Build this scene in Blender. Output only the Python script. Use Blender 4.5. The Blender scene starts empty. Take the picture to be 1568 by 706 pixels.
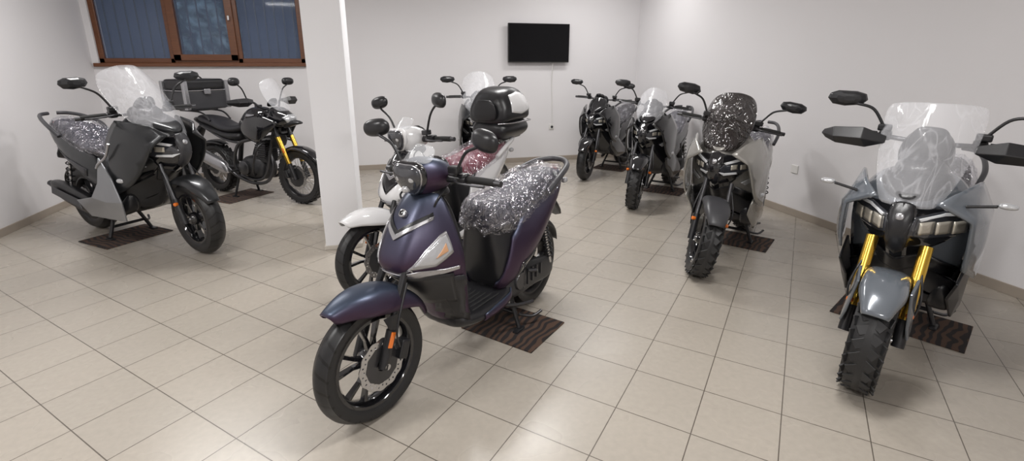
import bpy, bmesh, math, random
from mathutils import Vector, Matrix
from mathutils.bvhtree import BVHTree
random.seed(4)
scene=bpy.context.scene
COL=scene.collection
try:
    scene.view_settings.view_transform='Standard'
except Exception: pass
R=math.radians
# ---------------------------------------------------------------- materials
def newmat(name):
    m=bpy.data.materials.new(name); m.use_nodes=True
    nt=m.node_tree; return m,nt,nt.nodes['Principled BSDF']
def pbr(name,col,rough=.4,metal=0,coat=0,bump=0,bscale=200,alpha=1,var=.08,emis=0,spec=.5,trans=0):
    m,nt,b=newmat(name)
    N=nt.nodes;L=nt.links
    tc=N.new('ShaderNodeTexCoord');no=N.new('ShaderNodeTexNoise');no.inputs['Scale'].default_value=7
    L.new(tc.outputs['Object'],no.inputs['Vector'])
    mx=N.new('ShaderNodeMix');mx.data_type='RGBA'
    mx.inputs[6].default_value=(*[c*(1-var) for c in col],1);mx.inputs[7].default_value=(*[min(1,c*(1+var)) for c in col],1)
    L.new(no.outputs['Fac'],mx.inputs[0]);L.new(mx.outputs[2],b.inputs['Base Color'])
    b.inputs['Roughness'].default_value=rough;b.inputs['Metallic'].default_value=metal
    b.inputs['Coat Weight'].default_value=coat;b.inputs['Coat Roughness'].default_value=.06
    b.inputs['Alpha'].default_value=alpha;b.inputs['Specular IOR Level'].default_value=spec
    if trans:b.inputs['Transmission Weight'].default_value=trans
    if emis:
        b.inputs['Emission Color'].default_value=(*col,1);b.inputs['Emission Strength'].default_value=emis
    if bump:
        n2=N.new('ShaderNodeTexNoise');n2.inputs['Scale'].default_value=bscale
        L.new(tc.outputs['Object'],n2.inputs['Vector'])
        bp=N.new('ShaderNodeBump');bp.inputs['Strength'].default_value=bump;bp.inputs['Distance'].default_value=.002
        L.new(n2.outputs['Fac'],bp.inputs['Height']);L.new(bp.outputs[0],b.inputs['Normal'])
    return m
BLK=pbr('black_plastic',(.016,.016,.018),.3,bump=.12,bscale=500)
BLKG=pbr('gloss_black',(.009,.009,.011),.1,coat=.9)
DGR=pbr('dark_grey_plastic',(.045,.045,.05),.38,bump=.12)
RUB=pbr('rubber',(.012,.012,.012),.7,bump=.3)
MET=pbr('metal',(.6,.6,.61),.25,1)
STEEL=pbr('dark_steel',(.09,.09,.095),.3,.8)
CASTM=pbr('cast_engine',(.05,.05,.053),.42,.5,bump=.4,bscale=120)
GOLD=pbr('gold_anodised',(.75,.48,.08),.25,1)
SILV=pbr('silver_trim',(.48,.48,.50),.25,.85,coat=.3)
WHITE=pbr('white_paint',(.80,.80,.81),.15,coat=.9,var=.02)
GREY7=pbr('nardo_grey_paint',(.145,.163,.187),.2,.2,coat=.9)
CHAMP=pbr('champagne_silver_paint',(.37,.36,.335),.25,.5,coat=.7)
DGRP=pbr('matte_anthracite_paint',(.030,.032,.035),.3,.4,coat=.3)
LGRP=pbr('satin_grey_paint',(.33,.34,.36),.3,.6)
LENS=pbr('headlamp_lens',(.04,.042,.05),.05,0,coat=1)
CLENS=pbr('clear_lens',(.55,.56,.58),.12,.4,coat=1,bump=.8,bscale=60)
REFL=pbr('lamp_reflector',(.62,.58,.50),.2,.4,coat=1,bump=.8,bscale=90)
LED=pbr('led_strip',(.85,.87,.9),.25,0,coat=.5)
ORG=pbr('orange_reflector',(.85,.2,.02),.25,coat=.5)
RED=pbr('red_lens',(.5,.01,.01),.2,coat=.6)
SEAT=pbr('seat_vinyl',(.022,.022,.026),.5,bump=.3,bscale=400)
SEATG=pbr('grey_seat_vinyl',(.04,.04,.055),.5,bump=.3,bscale=400)
SEATR=pbr('maroon_seat_vinyl',(.20,.02,.045),.5,bump=.3,bscale=400)
MIRG=pbr('mirror_glass',(.7,.7,.72),.03,1,var=0)
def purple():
    m,nt,b=newmat('purple_paint_painted_sheen');N=nt.nodes;L=nt.links
    g=N.new('ShaderNodeTexCoord');s=N.new('ShaderNodeSeparateXYZ');L.new(g.outputs['Normal'],s.inputs[0])  # flip sheen painted into the base colour: bluer, lighter on upward-facing normals
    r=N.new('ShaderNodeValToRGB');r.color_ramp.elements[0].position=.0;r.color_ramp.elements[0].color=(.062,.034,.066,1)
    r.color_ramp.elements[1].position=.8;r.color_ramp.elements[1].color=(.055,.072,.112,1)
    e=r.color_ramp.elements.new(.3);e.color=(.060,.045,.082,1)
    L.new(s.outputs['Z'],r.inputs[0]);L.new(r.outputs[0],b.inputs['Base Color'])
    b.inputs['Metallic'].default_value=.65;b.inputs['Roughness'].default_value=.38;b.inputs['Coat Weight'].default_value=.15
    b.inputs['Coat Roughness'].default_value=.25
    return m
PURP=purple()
def wrapmat(name,lo,hi,scale,tint=(.85,.86,.9),bs=1.0,wid=.03,stretch=(1,1,1),rot=0,dist=.012,film=False):
    m,nt,b=newmat(name);N=nt.nodes;L=nt.links
    tc=N.new('ShaderNodeTexCoord');mp=N.new('ShaderNodeMapping');mp.inputs['Scale'].default_value=stretch;mp.inputs['Rotation'].default_value=(R(rot),0,0)
    L.new(tc.outputs['Object'],mp.inputs[0])
    hs=[]
    for sc,ds in((scale,1.6),(scale*2.3,1.0)):
        n=N.new('ShaderNodeTexNoise');n.inputs['Scale'].default_value=sc;n.inputs['Detail'].default_value=2;n.inputs['Distortion'].default_value=ds
        L.new(mp.outputs[0],n.inputs['Vector'])
        s=N.new('ShaderNodeMath');s.operation='SUBTRACT';s.inputs[1].default_value=.5;L.new(n.outputs['Fac'],s.inputs[0])
        a=N.new('ShaderNodeMath');a.operation='ABSOLUTE';L.new(s.outputs[0],a.inputs[0]);hs.append(a.outputs[0])
    r=N.new('ShaderNodeMapRange');r.inputs[1].default_value=.0;r.inputs[2].default_value=wid;r.inputs[3].default_value=hi;r.inputs[4].default_value=lo
    mn=N.new('ShaderNodeMath');mn.operation='MINIMUM';L.new(hs[0],mn.inputs[0]);L.new(hs[1],mn.inputs[1])
    L.new(mn.outputs[0],r.inputs[0])
    prev=None
    for h,k in((hs[0],1.5),(hs[1],1)):
        bp=N.new('ShaderNodeBump');bp.inputs['Strength'].default_value=bs;bp.inputs['Distance'].default_value=dist*k*5
        L.new(h,bp.inputs['Height'])
        if prev:L.new(prev,bp.inputs['Normal'])
        prev=bp.outputs[0]
    if film:
        N.remove(b);out=[x for x in N if x.type=='OUTPUT_MATERIAL'][0]
        tr=N.new('ShaderNodeBsdfTransparent');tr.inputs[0].default_value=(.97,.97,.98,1)
        gl=N.new('ShaderNodeBsdfGlossy');gl.inputs['Roughness'].default_value=.07;gl.inputs['Color'].default_value=(*tint,1);L.new(prev,gl.inputs['Normal'])
        mx=N.new('ShaderNodeMixShader');L.new(r.outputs[0],mx.inputs[0]);L.new(tr.outputs[0],mx.inputs[1]);L.new(gl.outputs[0],mx.inputs[2])
        L.new(mx.outputs[0],out.inputs[0]);return m
    L.new(r.outputs[0],b.inputs['Alpha']);L.new(prev,b.inputs['Normal'])
    b.inputs['Base Color'].default_value=(*tint,1);b.inputs['Roughness'].default_value=.10
    b.inputs['Coat Weight'].default_value=1;b.inputs['Coat Roughness'].default_value=.05
    L.new(prev,b.inputs['Coat Normal'])
    return m
WRAP=wrapmat('crinkled_plastic_wrap',.17,.45,6,wid=.02,film=True,bs=1.0,dist=.014,tint=(.95,.95,1))
GLASSW=wrapmat('wrapped_windscreen',.17,.28,2.2,bs=.18,wid=.02,stretch=(1,2.4,.7),rot=30,dist=.005)
SMOKEW=wrapmat('smoked_wrapped_windscreen',.80,.86,4,tint=(.022,.017,.016),bs=.9,wid=.02,stretch=(1,1,.6),rot=20,dist=.012)
CLEAR=pbr('clear_windscreen',(.8,.82,.85),.05,alpha=.22,coat=1)
SMOKE=pbr('smoked_windscreen',(.02,.02,.022),.06,alpha=.8,coat=1)
def tyremat(name,N1,k,th):
    m,nt,b=newmat(name);N=nt.nodes;L=nt.links
    tc=N.new('ShaderNodeTexCoord');s=N.new('ShaderNodeSeparateXYZ');L.new(tc.outputs['Object'],s.inputs[0])
    def M(op,a,bb=None):
        x=N.new('ShaderNodeMath');x.operation=op
        for i,q in enumerate((a,bb)):
            if q is None:continue
            if isinstance(q,(int,float)):x.inputs[i].default_value=q
            else:L.new(q,x.inputs[i])
        return x.outputs[0]
    at=M('ARCTAN2',s.outputs['Z'],s.outputs['X'])
    ph=M('ADD',M('MULTIPLY',at,N1),M('MULTIPLY',M('ABSOLUTE',s.outputs['Y']),k))
    sn=M('SINE',ph);gt=M('GREATER_THAN',sn,th)
    rr=M('SQRT',M('ADD',M('MULTIPLY',s.outputs['X'],s.outputs['X']),M('MULTIPLY',s.outputs['Z'],s.outputs['Z'])))
    ot=M('GREATER_THAN',rr,.25)
    g=M('MULTIPLY',gt,ot)
    bp=N.new('ShaderNodeBump');bp.inputs['Distance'].default_value=.006;bp.invert=True
    L.new(g,bp.inputs['Height']);L.new(bp.outputs[0],b.inputs['Normal'])
    mx=N.new('ShaderNodeMix');mx.data_type='RGBA';mx.inputs[6].default_value=(.015,.015,.016,1);mx.inputs[7].default_value=(.004,.004,.004,1)
    L.new(g,mx.inputs[0]);L.new(mx.outputs[2],b.inputs['Base Color'])
    b.inputs['Roughness'].default_value=.4
    return m
TYRE=tyremat('street_tyre_rubber',26,70,.8)
KTYRE=pbr('knobby_tyre_rubber',(.018,.018,.019),.45,bump=.2)
# ---------------------------------------------------------------- helpers
P=None
def mk(name,me,mat,loc=None):
    o=bpy.data.objects.new(name,me);COL.objects.link(o)
    if mat:me.materials.append(mat)
    o.parent=P
    if loc:o.location=loc
    return o
def bm2(name,bm,mat,smooth=True,loc=None,norm=True):
    if norm:bmesh.ops.recalc_face_normals(bm,faces=bm.faces)
    me=bpy.data.meshes.new(name);bm.to_mesh(me);bm.free()
    if smooth:
        for p in me.polygons:p.use_smooth=True
    return mk(name,me,mat,loc)
def mirmod(o):
    m=o.modifiers.new('mir','MIRROR');m.use_axis=(False,True,False);m.use_clip=False
def submod(o,l):
    m=o.modifiers.new('sub','SUBSURF');m.levels=l;m.render_levels=l
def solmod(o,t,off=0):
    m=o.modifiers.new('sol','SOLIDIFY');m.thickness=t;m.offset=off
def bevmod(o,w,seg=2):
    m=o.modifiers.new('bev','BEVEL');m.width=w;m.segments=seg;m.limit_method='ANGLE';m.angle_limit=R(35)
def body(name,rings,mat,sub=2,mir=False,cr=(0,0,0),disp=0,grow=0):
    vs=[];n=12
    for r in rings:
        (xa,za),(xb,zb),w1,w2,w3=r[:5];yc=r[5] if len(r)>5 else 0
        if grow:
            d=Vector((xb-xa,zb-za)).normalized()*grow
            xa-=d.x;za-=d.y;xb+=d.x;zb+=d.y;w1+=grow;w2+=grow;w3+=grow
        half=[(0,0),(0,.65*w1),(.12,w1),(.5,w2),(.88,w3),(1,.65*w3),(1,0)]
        pts=half+[(t,-y) for t,y in half[5:0:-1]]
        for t,y in pts:vs.append((xa+(xb-xa)*t,yc+y,za+(zb-za)*t))
    fs=[]
    for i in range(len(rings)-1):
        for j in range(n):
            a=i*n+j;b=i*n+(j+1)%n;fs.append((a,b,b+n,a+n))
    fs.append(tuple(range(n-1,-1,-1)));k=(len(rings)-1)*n;fs.append(tuple(k+j for j in range(n)))
    me=bpy.data.meshes.new(name);me.from_pydata(vs,[],fs)
    bm=bmesh.new();bm.from_mesh(me);bmesh.ops.recalc_face_normals(bm,faces=bm.faces)
    if any(cr):
        cl=bm.edges.layers.float.new('crease_edge')
        mp={2:cr[0],10:cr[0],3:cr[1],9:cr[1],4:cr[2],8:cr[2]}
        bm.verts.ensure_lookup_table()
        for e in bm.edges:
            a,b=e.verts[0].index,e.verts[1].index
            if a%n==b%n and a!=b and mp.get(a%n,0):e[cl]=mp[a%n]
    bm.to_mesh(me);bm.free()
    for p in me.polygons:p.use_smooth=True
    o=mk(name,me,mat)
    if mir:mirmod(o)
    submod(o,sub)
    if disp:
        for sc,st in((.11,disp),(.045,disp*.5)):
            t=bpy.data.textures.new('crinkle','CLOUDS');t.noise_scale=sc
            d=o.modifiers.new('d','DISPLACE');d.texture=t;d.strength=st;d.mid_level=.4;d.texture_coords='LOCAL'
    return o
def wrapc(name,rings,g=.012,disp=.022,mat=None):
    return body(name,rings,mat or WRAP,sub=4,disp=disp,grow=g)
def sheet(name,rows,th,mat,sub=2,mir=False):
    nr=len(rows);nc=len(rows[0]);vs=[v for r in rows for v in r]
    fs=[(i*nc+j,i*nc+j+1,(i+1)*nc+j+1,(i+1)*nc+j) for i in range(nr-1) for j in range(nc-1)]
    me=bpy.data.meshes.new(name);me.from_pydata(vs,[],fs)
    for p in me.polygons:p.use_smooth=True
    o=mk(name,me,mat)
    if mir:mirmod(o)
    if sub:submod(o,sub)
    solmod(o,th)
    return o
def screen(name,rows,mat,th=.003,n=9):
    g=[]
    for (x,z,w,sw,dr) in rows:
        g.append([(x-sw*s*s,w*s,z-dr*abs(s)**3) for s in [(-1+2*i/(n-1)) for i in range(n)]])
    return sheet(name,g,th,mat,2)
def plate(name,pts,th,mat,mir=True,bev=.004):
    bm=bmesh.new();bm.faces.new([bm.verts.new(p) for p in pts])
    o=bm2(name,bm,mat,False,norm=False)
    if mir:mirmod(o)
    solmod(o,th)
    if bev:bevmod(o,bev)
    return o
def facet(name,pts,faces,mat,th=.012,bev=.004,soft=False):
    bm=bmesh.new();v=[bm.verts.new(p) for p in pts]
    for f in faces:bm.faces.new([v[i] for i in f])
    if soft:
        bmesh.ops.recalc_face_normals(bm,faces=bm.faces)
        cl=bm.edges.layers.float.new('crease_edge')
        for e in bm.edges:
            if e.is_boundary:e[cl]=.7
            elif len(e.link_faces)==2 and e.calc_face_angle(0)>R(16):e[cl]=.55
    o=bm2(name,bm,mat,soft);mirmod(o)
    if soft:submod(o,2);solmod(o,th,0);return o
    solmod(o,th,0)
    m=o.modifiers.new('bev','BEVEL');m.width=bev;m.segments=3;m.limit_method='ANGLE';m.angle_limit=R(12)
    for p in o.data.polygons:p.use_smooth=True
    m=o.modifiers.new('wn','WEIGHTED_NORMAL');m.keep_sharp=False
    return o
def catmull(pts,n=6):
    pts=[Vector(p) for p in pts];out=[]
    if len(pts)<3:return pts
    for i in range(len(pts)-1):
        p0=pts[max(i-1,0)];p1=pts[i];p2=pts[i+1];p3=pts[min(i+2,len(pts)-1)]
        for k in range(n):
            t=k/n;out.append(.5*((2*p1)+(p2-p0)*t+(2*p0-5*p1+4*p2-p3)*t*t+(3*p1-p0-3*p2+p3)*t**3))
    out.append(pts[-1]);return out
def tubebm(bm,pts,r,seg=10):
    rings=[];n=len(pts)
    up=Vector((0,0,1));d0=(pts[1]-pts[0]).normalized()
    if abs(d0.dot(up))>.9:up=Vector((0,1,0))
    u=d0.cross(up).normalized()
    for i,p in enumerate(pts):
        d=((pts[min(i+1,n-1)]-pts[max(i-1,0)])).normalized()
        u=(u-d*u.dot(d)).normalized();v=d.cross(u)
        rr=r[min(int(i*len(r)/n),len(r)-1)] if isinstance(r,(list,tuple)) else r
        rings.append([bm.verts.new(p+(u*math.cos(a)+v*math.sin(a))*rr) for a in [2*math.pi*k/seg for k in range(seg)]])
    for i in range(n-1):
        for k in range(seg):bm.faces.new((rings[i][k],rings[i][(k+1)%seg],rings[i+1][(k+1)%seg],rings[i+1][k]))
    bm.faces.new(rings[0][::-1]);bm.faces.new(rings[-1])
def tube(name,pts,r,mat,mir=False,smooth=True,seg=10):
    bm=bmesh.new();pp=catmull(pts) if smooth else [Vector(p) for p in pts]
    tubebm(bm,pp,r,seg);o=bm2(name,bm,mat)
    if mir:mirmod(o)
    m=o.modifiers.new('es','EDGE_SPLIT');m.split_angle=R(50)
    return o
def lathe(name,prof,mat,loc,seg=56,closed=True):
    bm=bmesh.new();n=len(prof);rg=[]
    for k in range(seg):
        a=2*math.pi*k/seg;rg.append([bm.verts.new((r*math.cos(a),y,r*math.sin(a))) for r,y in prof])
    for k in range(seg):
        for j in range(n if closed else n-1):
            bm.faces.new((rg[k][j],rg[k][(j+1)%n],rg[(k+1)%seg][(j+1)%n],rg[(k+1)%seg][j]))
    o=bm2(name,bm,mat,loc=loc);m=o.modifiers.new('es','EDGE_SPLIT');m.split_angle=R(40);return o
def addbox(bm,c,s,mat=None):
    r=bmesh.ops.create_cube(bm,size=1)
    M=(mat or Matrix.Identity(4))@Matrix.Translation(Vector(c))@Matrix.Diagonal((*s,1))
    bmesh.ops.transform(bm,matrix=M,verts=r['verts'])
def box(name,c,s,mat,bev=.005,rot=None,mir=False):
    bm=bmesh.new();M=Matrix.Translation(Vector(c))
    if rot:M=M@Matrix.Rotation(rot[0],4,'X')@Matrix.Rotation(rot[1],4,'Y')@Matrix.Rotation(rot[2],4,'Z')
    addbox(bm,(0,0,0),s,M);o=bm2(name,bm,mat,False)
    if mir:mirmod(o)
    if bev:bevmod(o,bev,3)
    return o
def decal(name,target,poly,axis,mat,off=.002,th=.004,mir=True,rounds=3):
    dg=bpy.context.evaluated_depsgraph_get();t=BVHTree.FromObject(target,dg)
    bm=bmesh.new()
    f=bm.faces.new([bm.verts.new((p[0],p[1],0)) for p in poly])
    bmesh.ops.triangulate(bm,faces=bm.faces[:])
    for _ in range(rounds):bmesh.ops.subdivide_edges(bm,edges=bm.edges[:],cuts=1,use_grid_fill=True)
    for v in bm.verts:
        a,b=v.co.x,v.co.y
        if axis=='f':o,d,g=Vector((2,a,b)),Vector((-1,0,0)),Vector((-.2,a,b))
        elif axis=='s':o,d,g=Vector((a,2,b)),Vector((0,-1,0)),Vector((a,.15,b))
        elif axis=='r':o,d,g=Vector((-4,a,b)),Vector((1,0,0)),Vector((-1.6,a,b))
        else:o,d,g=Vector((a,b,3)),Vector((0,0,-1)),Vector((a,b,.9))
        h=t.ray_cast(o,d)
        if h[0] is None:h=t.find_nearest(g)
        n=h[1]
        if n.dot(d)>0:n=-n
        v.co=h[0]+n*off
    bmesh.ops.recalc_face_normals(bm,faces=bm.faces)
    dirv={'f':Vector((1,0,0)),'s':Vector((0,1,0)),'r':Vector((-1,0,0)),'t':Vector((0,0,1))}[axis]
    if sum((f.normal.dot(dirv) for f in bm.faces))<0:bmesh.ops.reverse_faces(bm,faces=bm.faces)
    ob=bm2(name,bm,mat,True,norm=False)
    if mir:mirmod(ob)
    solmod(ob,th,0)
    return ob
def empty(name,parent,M=None):
    o=bpy.data.objects.new(name,None);COL.objects.link(o);o.parent=parent;o.empty_display_size=.1
    if M:o.matrix_local=M
    return o
def ring_holes(name,r0,r1,y,th,mat,loc,seg=96):
    bm=bmesh.new();rs=[r0,r0+(r1-r0)*.2,r0+(r1-r0)*.45,r0+(r1-r0)*.7,r1];g=[]
    for k in range(seg):
        a=2*math.pi*k/seg;w=.003*math.sin(a*12)
        g.append([bm.verts.new(((r+(w if i in(0,4) else 0))*math.cos(a),y,(r+(w if i in(0,4) else 0))*math.sin(a))) for i,r in enumerate(rs)])
    for k in range(seg):
        for j in range(4):
            if j==1 and k%6 in(1,):continue
            if j==2 and k%6 in(4,):continue
            bm.faces.new((g[k][j],g[k][j+1],g[(k+1)%seg][j+1],g[(k+1)%seg][j]))
    o=bm2(name,bm,mat,False,loc=loc);solmod(o,th);return o
def wheel(pre,cx,cz,Rr,w,rim,rimmat,style='cast10',knob=False,disc=True,dr=.115,dside=1):
    L=(cx,0,cz);h=Rr-rim
    prof=[(rim,-.36*w),(rim+.008,-.43*w),(rim+.4*h,-.5*w),(rim+.7*h,-.49*w),(Rr-.02,-.40*w),(Rr-.007,-.24*w),(Rr,-.08*w),(Rr,.08*w),(Rr-.007,.24*w),(Rr-.02,.40*w),(rim+.7*h,.49*w),(rim+.4*h,.5*w),(rim+.008,.43*w),(rim,.36*w)]
    if knob:prof=[(r-(.003 if r>rim+.6*h else 0),y) for r,y in prof]
    lathe(pre+'_tyre',prof,KTYRE if knob else TYRE,L,72)
    if knob:
        bm=bmesh.new();nb=27
        for k in range(nb):
            for (yy,rr,tw,ang,sh,tilt) in((-.165*w,Rr-.006,.33*w,30,0,9),(.165*w,Rr-.006,.33*w,-30,.5,-9),(-.40*w,Rr-.0215,.2*w,16,.5,42),(.40*w,Rr-.0215,.2*w,-16,0,-42)):
                a=2*math.pi*(k+sh)/nb
                M=Matrix.Rotation(-a,4,'Y')@Matrix.Translation((rr,yy,0))@Matrix.Rotation(R(tilt),4,'Z')@Matrix.Rotation(R(ang),4,'X')
                addbox(bm,(0,0,0),(.008,tw,.044),M)
        o=bm2(pre+'_tread_blocks',bm,KTYRE,False,loc=L);bevmod(o,.002,1)
    lathe(pre+'_rim',[(rim+.004,-.4*w),(rim-.01,-.41*w),(rim-.022,-.25*w),(rim-.026,0),(rim-.022,.25*w),(rim-.01,.41*w),(rim+.004,.4*w)],rimmat,L)
    lathe(pre+'_hub',[(.0,-.065),(.03,-.065),(.045,-.05),(.05,-.02),(.05,.02),(.045,.05),(.03,.065),(.0,.065)],rimmat,L,32,False)
    bm=bmesh.new()
    def bar(a0,r0,a1,r1,t0,t1,d0,d1):
        p0=Vector((r0*math.cos(a0),0,r0*math.sin(a0)));p1=Vector((r1*math.cos(a1),0,r1*math.sin(a1)))
        d=(p1-p0).normalized();s=Vector((-d.z,0,d.x));y=Vector((0,1,0))
        q=[]
        for p,t,dd in((p0,t0,d0),(p1,t1,d1)):
            q.append([bm.verts.new(p+s*t*i+y*dd*j) for i,j in((-1,-1),(1,-1),(1,1),(-1,1))])
        for k in range(4):bm.faces.new((q[0][k],q[0][(k+1)%4],q[1][(k+1)%4],q[1][k]))
        bm.faces.new(q[0][::-1]);bm.faces.new(q[1])
    if style=='cast10':
        for k in range(5):
            a=2*math.pi*k/5+.3
            for s in(-1,1):
                bar(a+s*.25,.035,a+s*.19,.11,.011,.008,.018,.013);bar(a+s*.19,.105,a+s*.26,rim-.018,.008,.009,.013,.018)
    elif style=='y':
        for k in range(6):
            a=2*math.pi*k/6+.2
            bar(a,.035,a,.12,.014,.012,.02,.014)
            for s in(-1,1):bar(a,.11,a+s*.24,rim-.018,.01,.008,.014,.018)
    else:
        for k in range(36):
            a=2*math.pi*k/36
            p0=Vector((.04*math.cos(a+.5*(1 if k%2 else -1)),.03*(1 if k%4<2 else -1),.04*math.sin(a+.5*(1 if k%2 else -1))))
            p1=Vector(((rim-.02)*math.cos(a),0,(rim-.02)*math.sin(a)))
            tubebm(bm,[p0,p1],.0022,5)
    o=bm2(pre+'_spokes',bm,MET if style=='wire' else rimmat,False,loc=L)
    if style!='wire':bevmod(o,.003,1)
    if disc:
        y=dside*(.07)
        ring_holes(pre+'_brake_disc',dr-.035,dr,y,.004,MET,L)
        lathe(pre+'_disc_carrier',[(.03,y-.004),(dr-.03,y-.002),(dr-.03,y+.002),(.03,y+.004)],STEEL,L,10)
        box(pre+'_caliper',(cx-dr*.9,y+dside*.012,cz+.03),(.05,.045,.09),BLK,.01,(0,R(-20),0))
def fender(name,cx,cz,r0,r1,a0,a1,hw,lip,mat,th=.005,tipw=.5,n=14):
    rows=[]
    for i in range(n+1):
        t=i/n;a=R(a0+(a1-a0)*t);r=r0+(r1-r0)*t;f=min(1,tipw+(1-tipw)*min(1,t*4))*min(1,.75+.25*min(1,(1-t)*5))
        lp=lip*(.35+.65*math.sin(math.pi*min(1,t*1.1+.05)))
        row=[]
        for s,k in((-1,1),(-.97,.55),(-.8,.14),(-.4,.02),(0,0),(.4,.02),(.8,.14),(.97,.55),(1,1)):
            rr=r-lp*k;row.append((cx+rr*math.cos(a),s*hw*f,cz+rr*math.sin(a)))
        rows.append(row)
    return sheet(name,rows,th,mat,1)
OUT_R=[(.085*math.copysign(abs(math.cos(a))**.75,math.cos(a)),.05*math.copysign(abs(math.sin(a))**.85,math.sin(a))) for a in [2*math.pi*k/16 for k in range(16)]]
OUT_A=[(-.08,-.012),(-.072,.018),(-.03,.034),(.05,.042),(.088,.030),(.098,.006),(.075,-.026),(.02,-.040),(-.055,-.036)]
def mirror(side,base,head,out,mat=BLK,sc=1,yaw=10,roll=0):
    nm='mirror_left' if side>0 else 'mirror_right'
    M=Matrix.Translation(Vector((head[0],side*head[1],head[2])))@Matrix.Rotation(R(-yaw*side),4,'Z')@Matrix.Rotation(R(roll*side),4,'X')
    bm=bmesh.new();rg=[]
    for x,s in((-.01,.95),(-.006,1),(.006,1),(.020,.90),(.034,.62),(.039,.3)):
        rg.append([bm.verts.new(M@Vector((x,side*a*s*sc,b*s*sc))) for a,b in out])
    n=len(out)
    for i in range(len(rg)-1):
        for k in range(n):bm.faces.new((rg[i][k],rg[i][(k+1)%n],rg[i+1][(k+1)%n],rg[i+1][k]))
    bm.faces.new(rg[0]);bm.faces.new(rg[-1])
    ang=(out is OUT_A)
    o=bm2(nm+'_shell',bm,mat,not ang)
    if ang:bevmod(o,.004,2)
    else:submod(o,1)
    bm=bmesh.new();bm.faces.new([bm.verts.new(M@Vector((-.0125,side*a*.88*sc,b*.86*sc))) for a,b in out]);bm2(nm+'_glass',bm,MIRG,False)
    b=Vector((base[0],side*base[1],base[2]));h=Vector((head[0]+.012,side*head[1],head[2]-.02*sc))
    tube(nm+'_stem',[b,b.lerp(h,.35)+Vector((.0,side*.0,.05)),b.lerp(h,.75)+Vector((.01,0,.025)),h],.0075,BLK)
def dome(name,c,a,b,depth,mat,pitch=0,yaw=0,out=None,mir=False):
    out=out or [(a*math.copysign(abs(math.cos(t))**.8,math.cos(t)),b*math.copysign(abs(math.sin(t))**.8,math.sin(t))) for t in [2*math.pi*k/20 for k in range(20)]]
    M=Matrix.Translation(Vector(c))@Matrix.Rotation(R(yaw),4,'Z')@Matrix.Rotation(R(pitch),4,'Y')
    bm=bmesh.new();rg=[];n=len(out)
    for x,s in((-.03,.98),(0,1),(depth*.45,.9),(depth*.8,.62),(depth,.25)):
        rg.append([bm.verts.new(M@Vector((x,p*s,q*s))) for p,q in out])
    for i in range(4):
        for k in range(n):bm.faces.new((rg[i][k],rg[i][(k+1)%n],rg[i+1][(k+1)%n],rg[i+1][k]))
    bm.faces.new(rg[0]);bm.faces.new(rg[-1]);o=bm2(name,bm,mat)
    if mir:mirmod(o)
    submod(o,1);return o
def handlebar(x,z,half,hgx=.05,lev=True,bar=True):
    if bar:tube('handlebar',[(x-hgx*.9,half*.62,z-.0),(x-.01,half*.3,z-.005),(x,0,z-.01),(x-.01,-half*.3,z-.005),(x-hgx*.9,-half*.62,z)],.012,STEEL)
    tube('grip',[(x-hgx*.85,half*.6,z),(x-hgx,half*.8,z),(x-hgx*1.15,half,z-.003)],.0175,RUB,mir=True,seg=14)
    tube('bar_end',[(x-hgx*1.14,half*.99,z-.003),(x-hgx*1.2,half+.035,z-.004)],.0145,STEEL,mir=True,smooth=False,seg=14)
    box('switchgear',(x-hgx*.75,half*.5,z+.003),(.055,.055,.05),BLK,.012,mir=True)
    if lev:tube('brake_lever',[(x+.01,half*.48,z+.005),(x+.035,half*.6,z),(x+.03,half*.8,z-.004),(x+.015,half*1.0,z-.006)],[.008,.006,.006,.007],STEEL,mir=True,seg=8)
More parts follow.
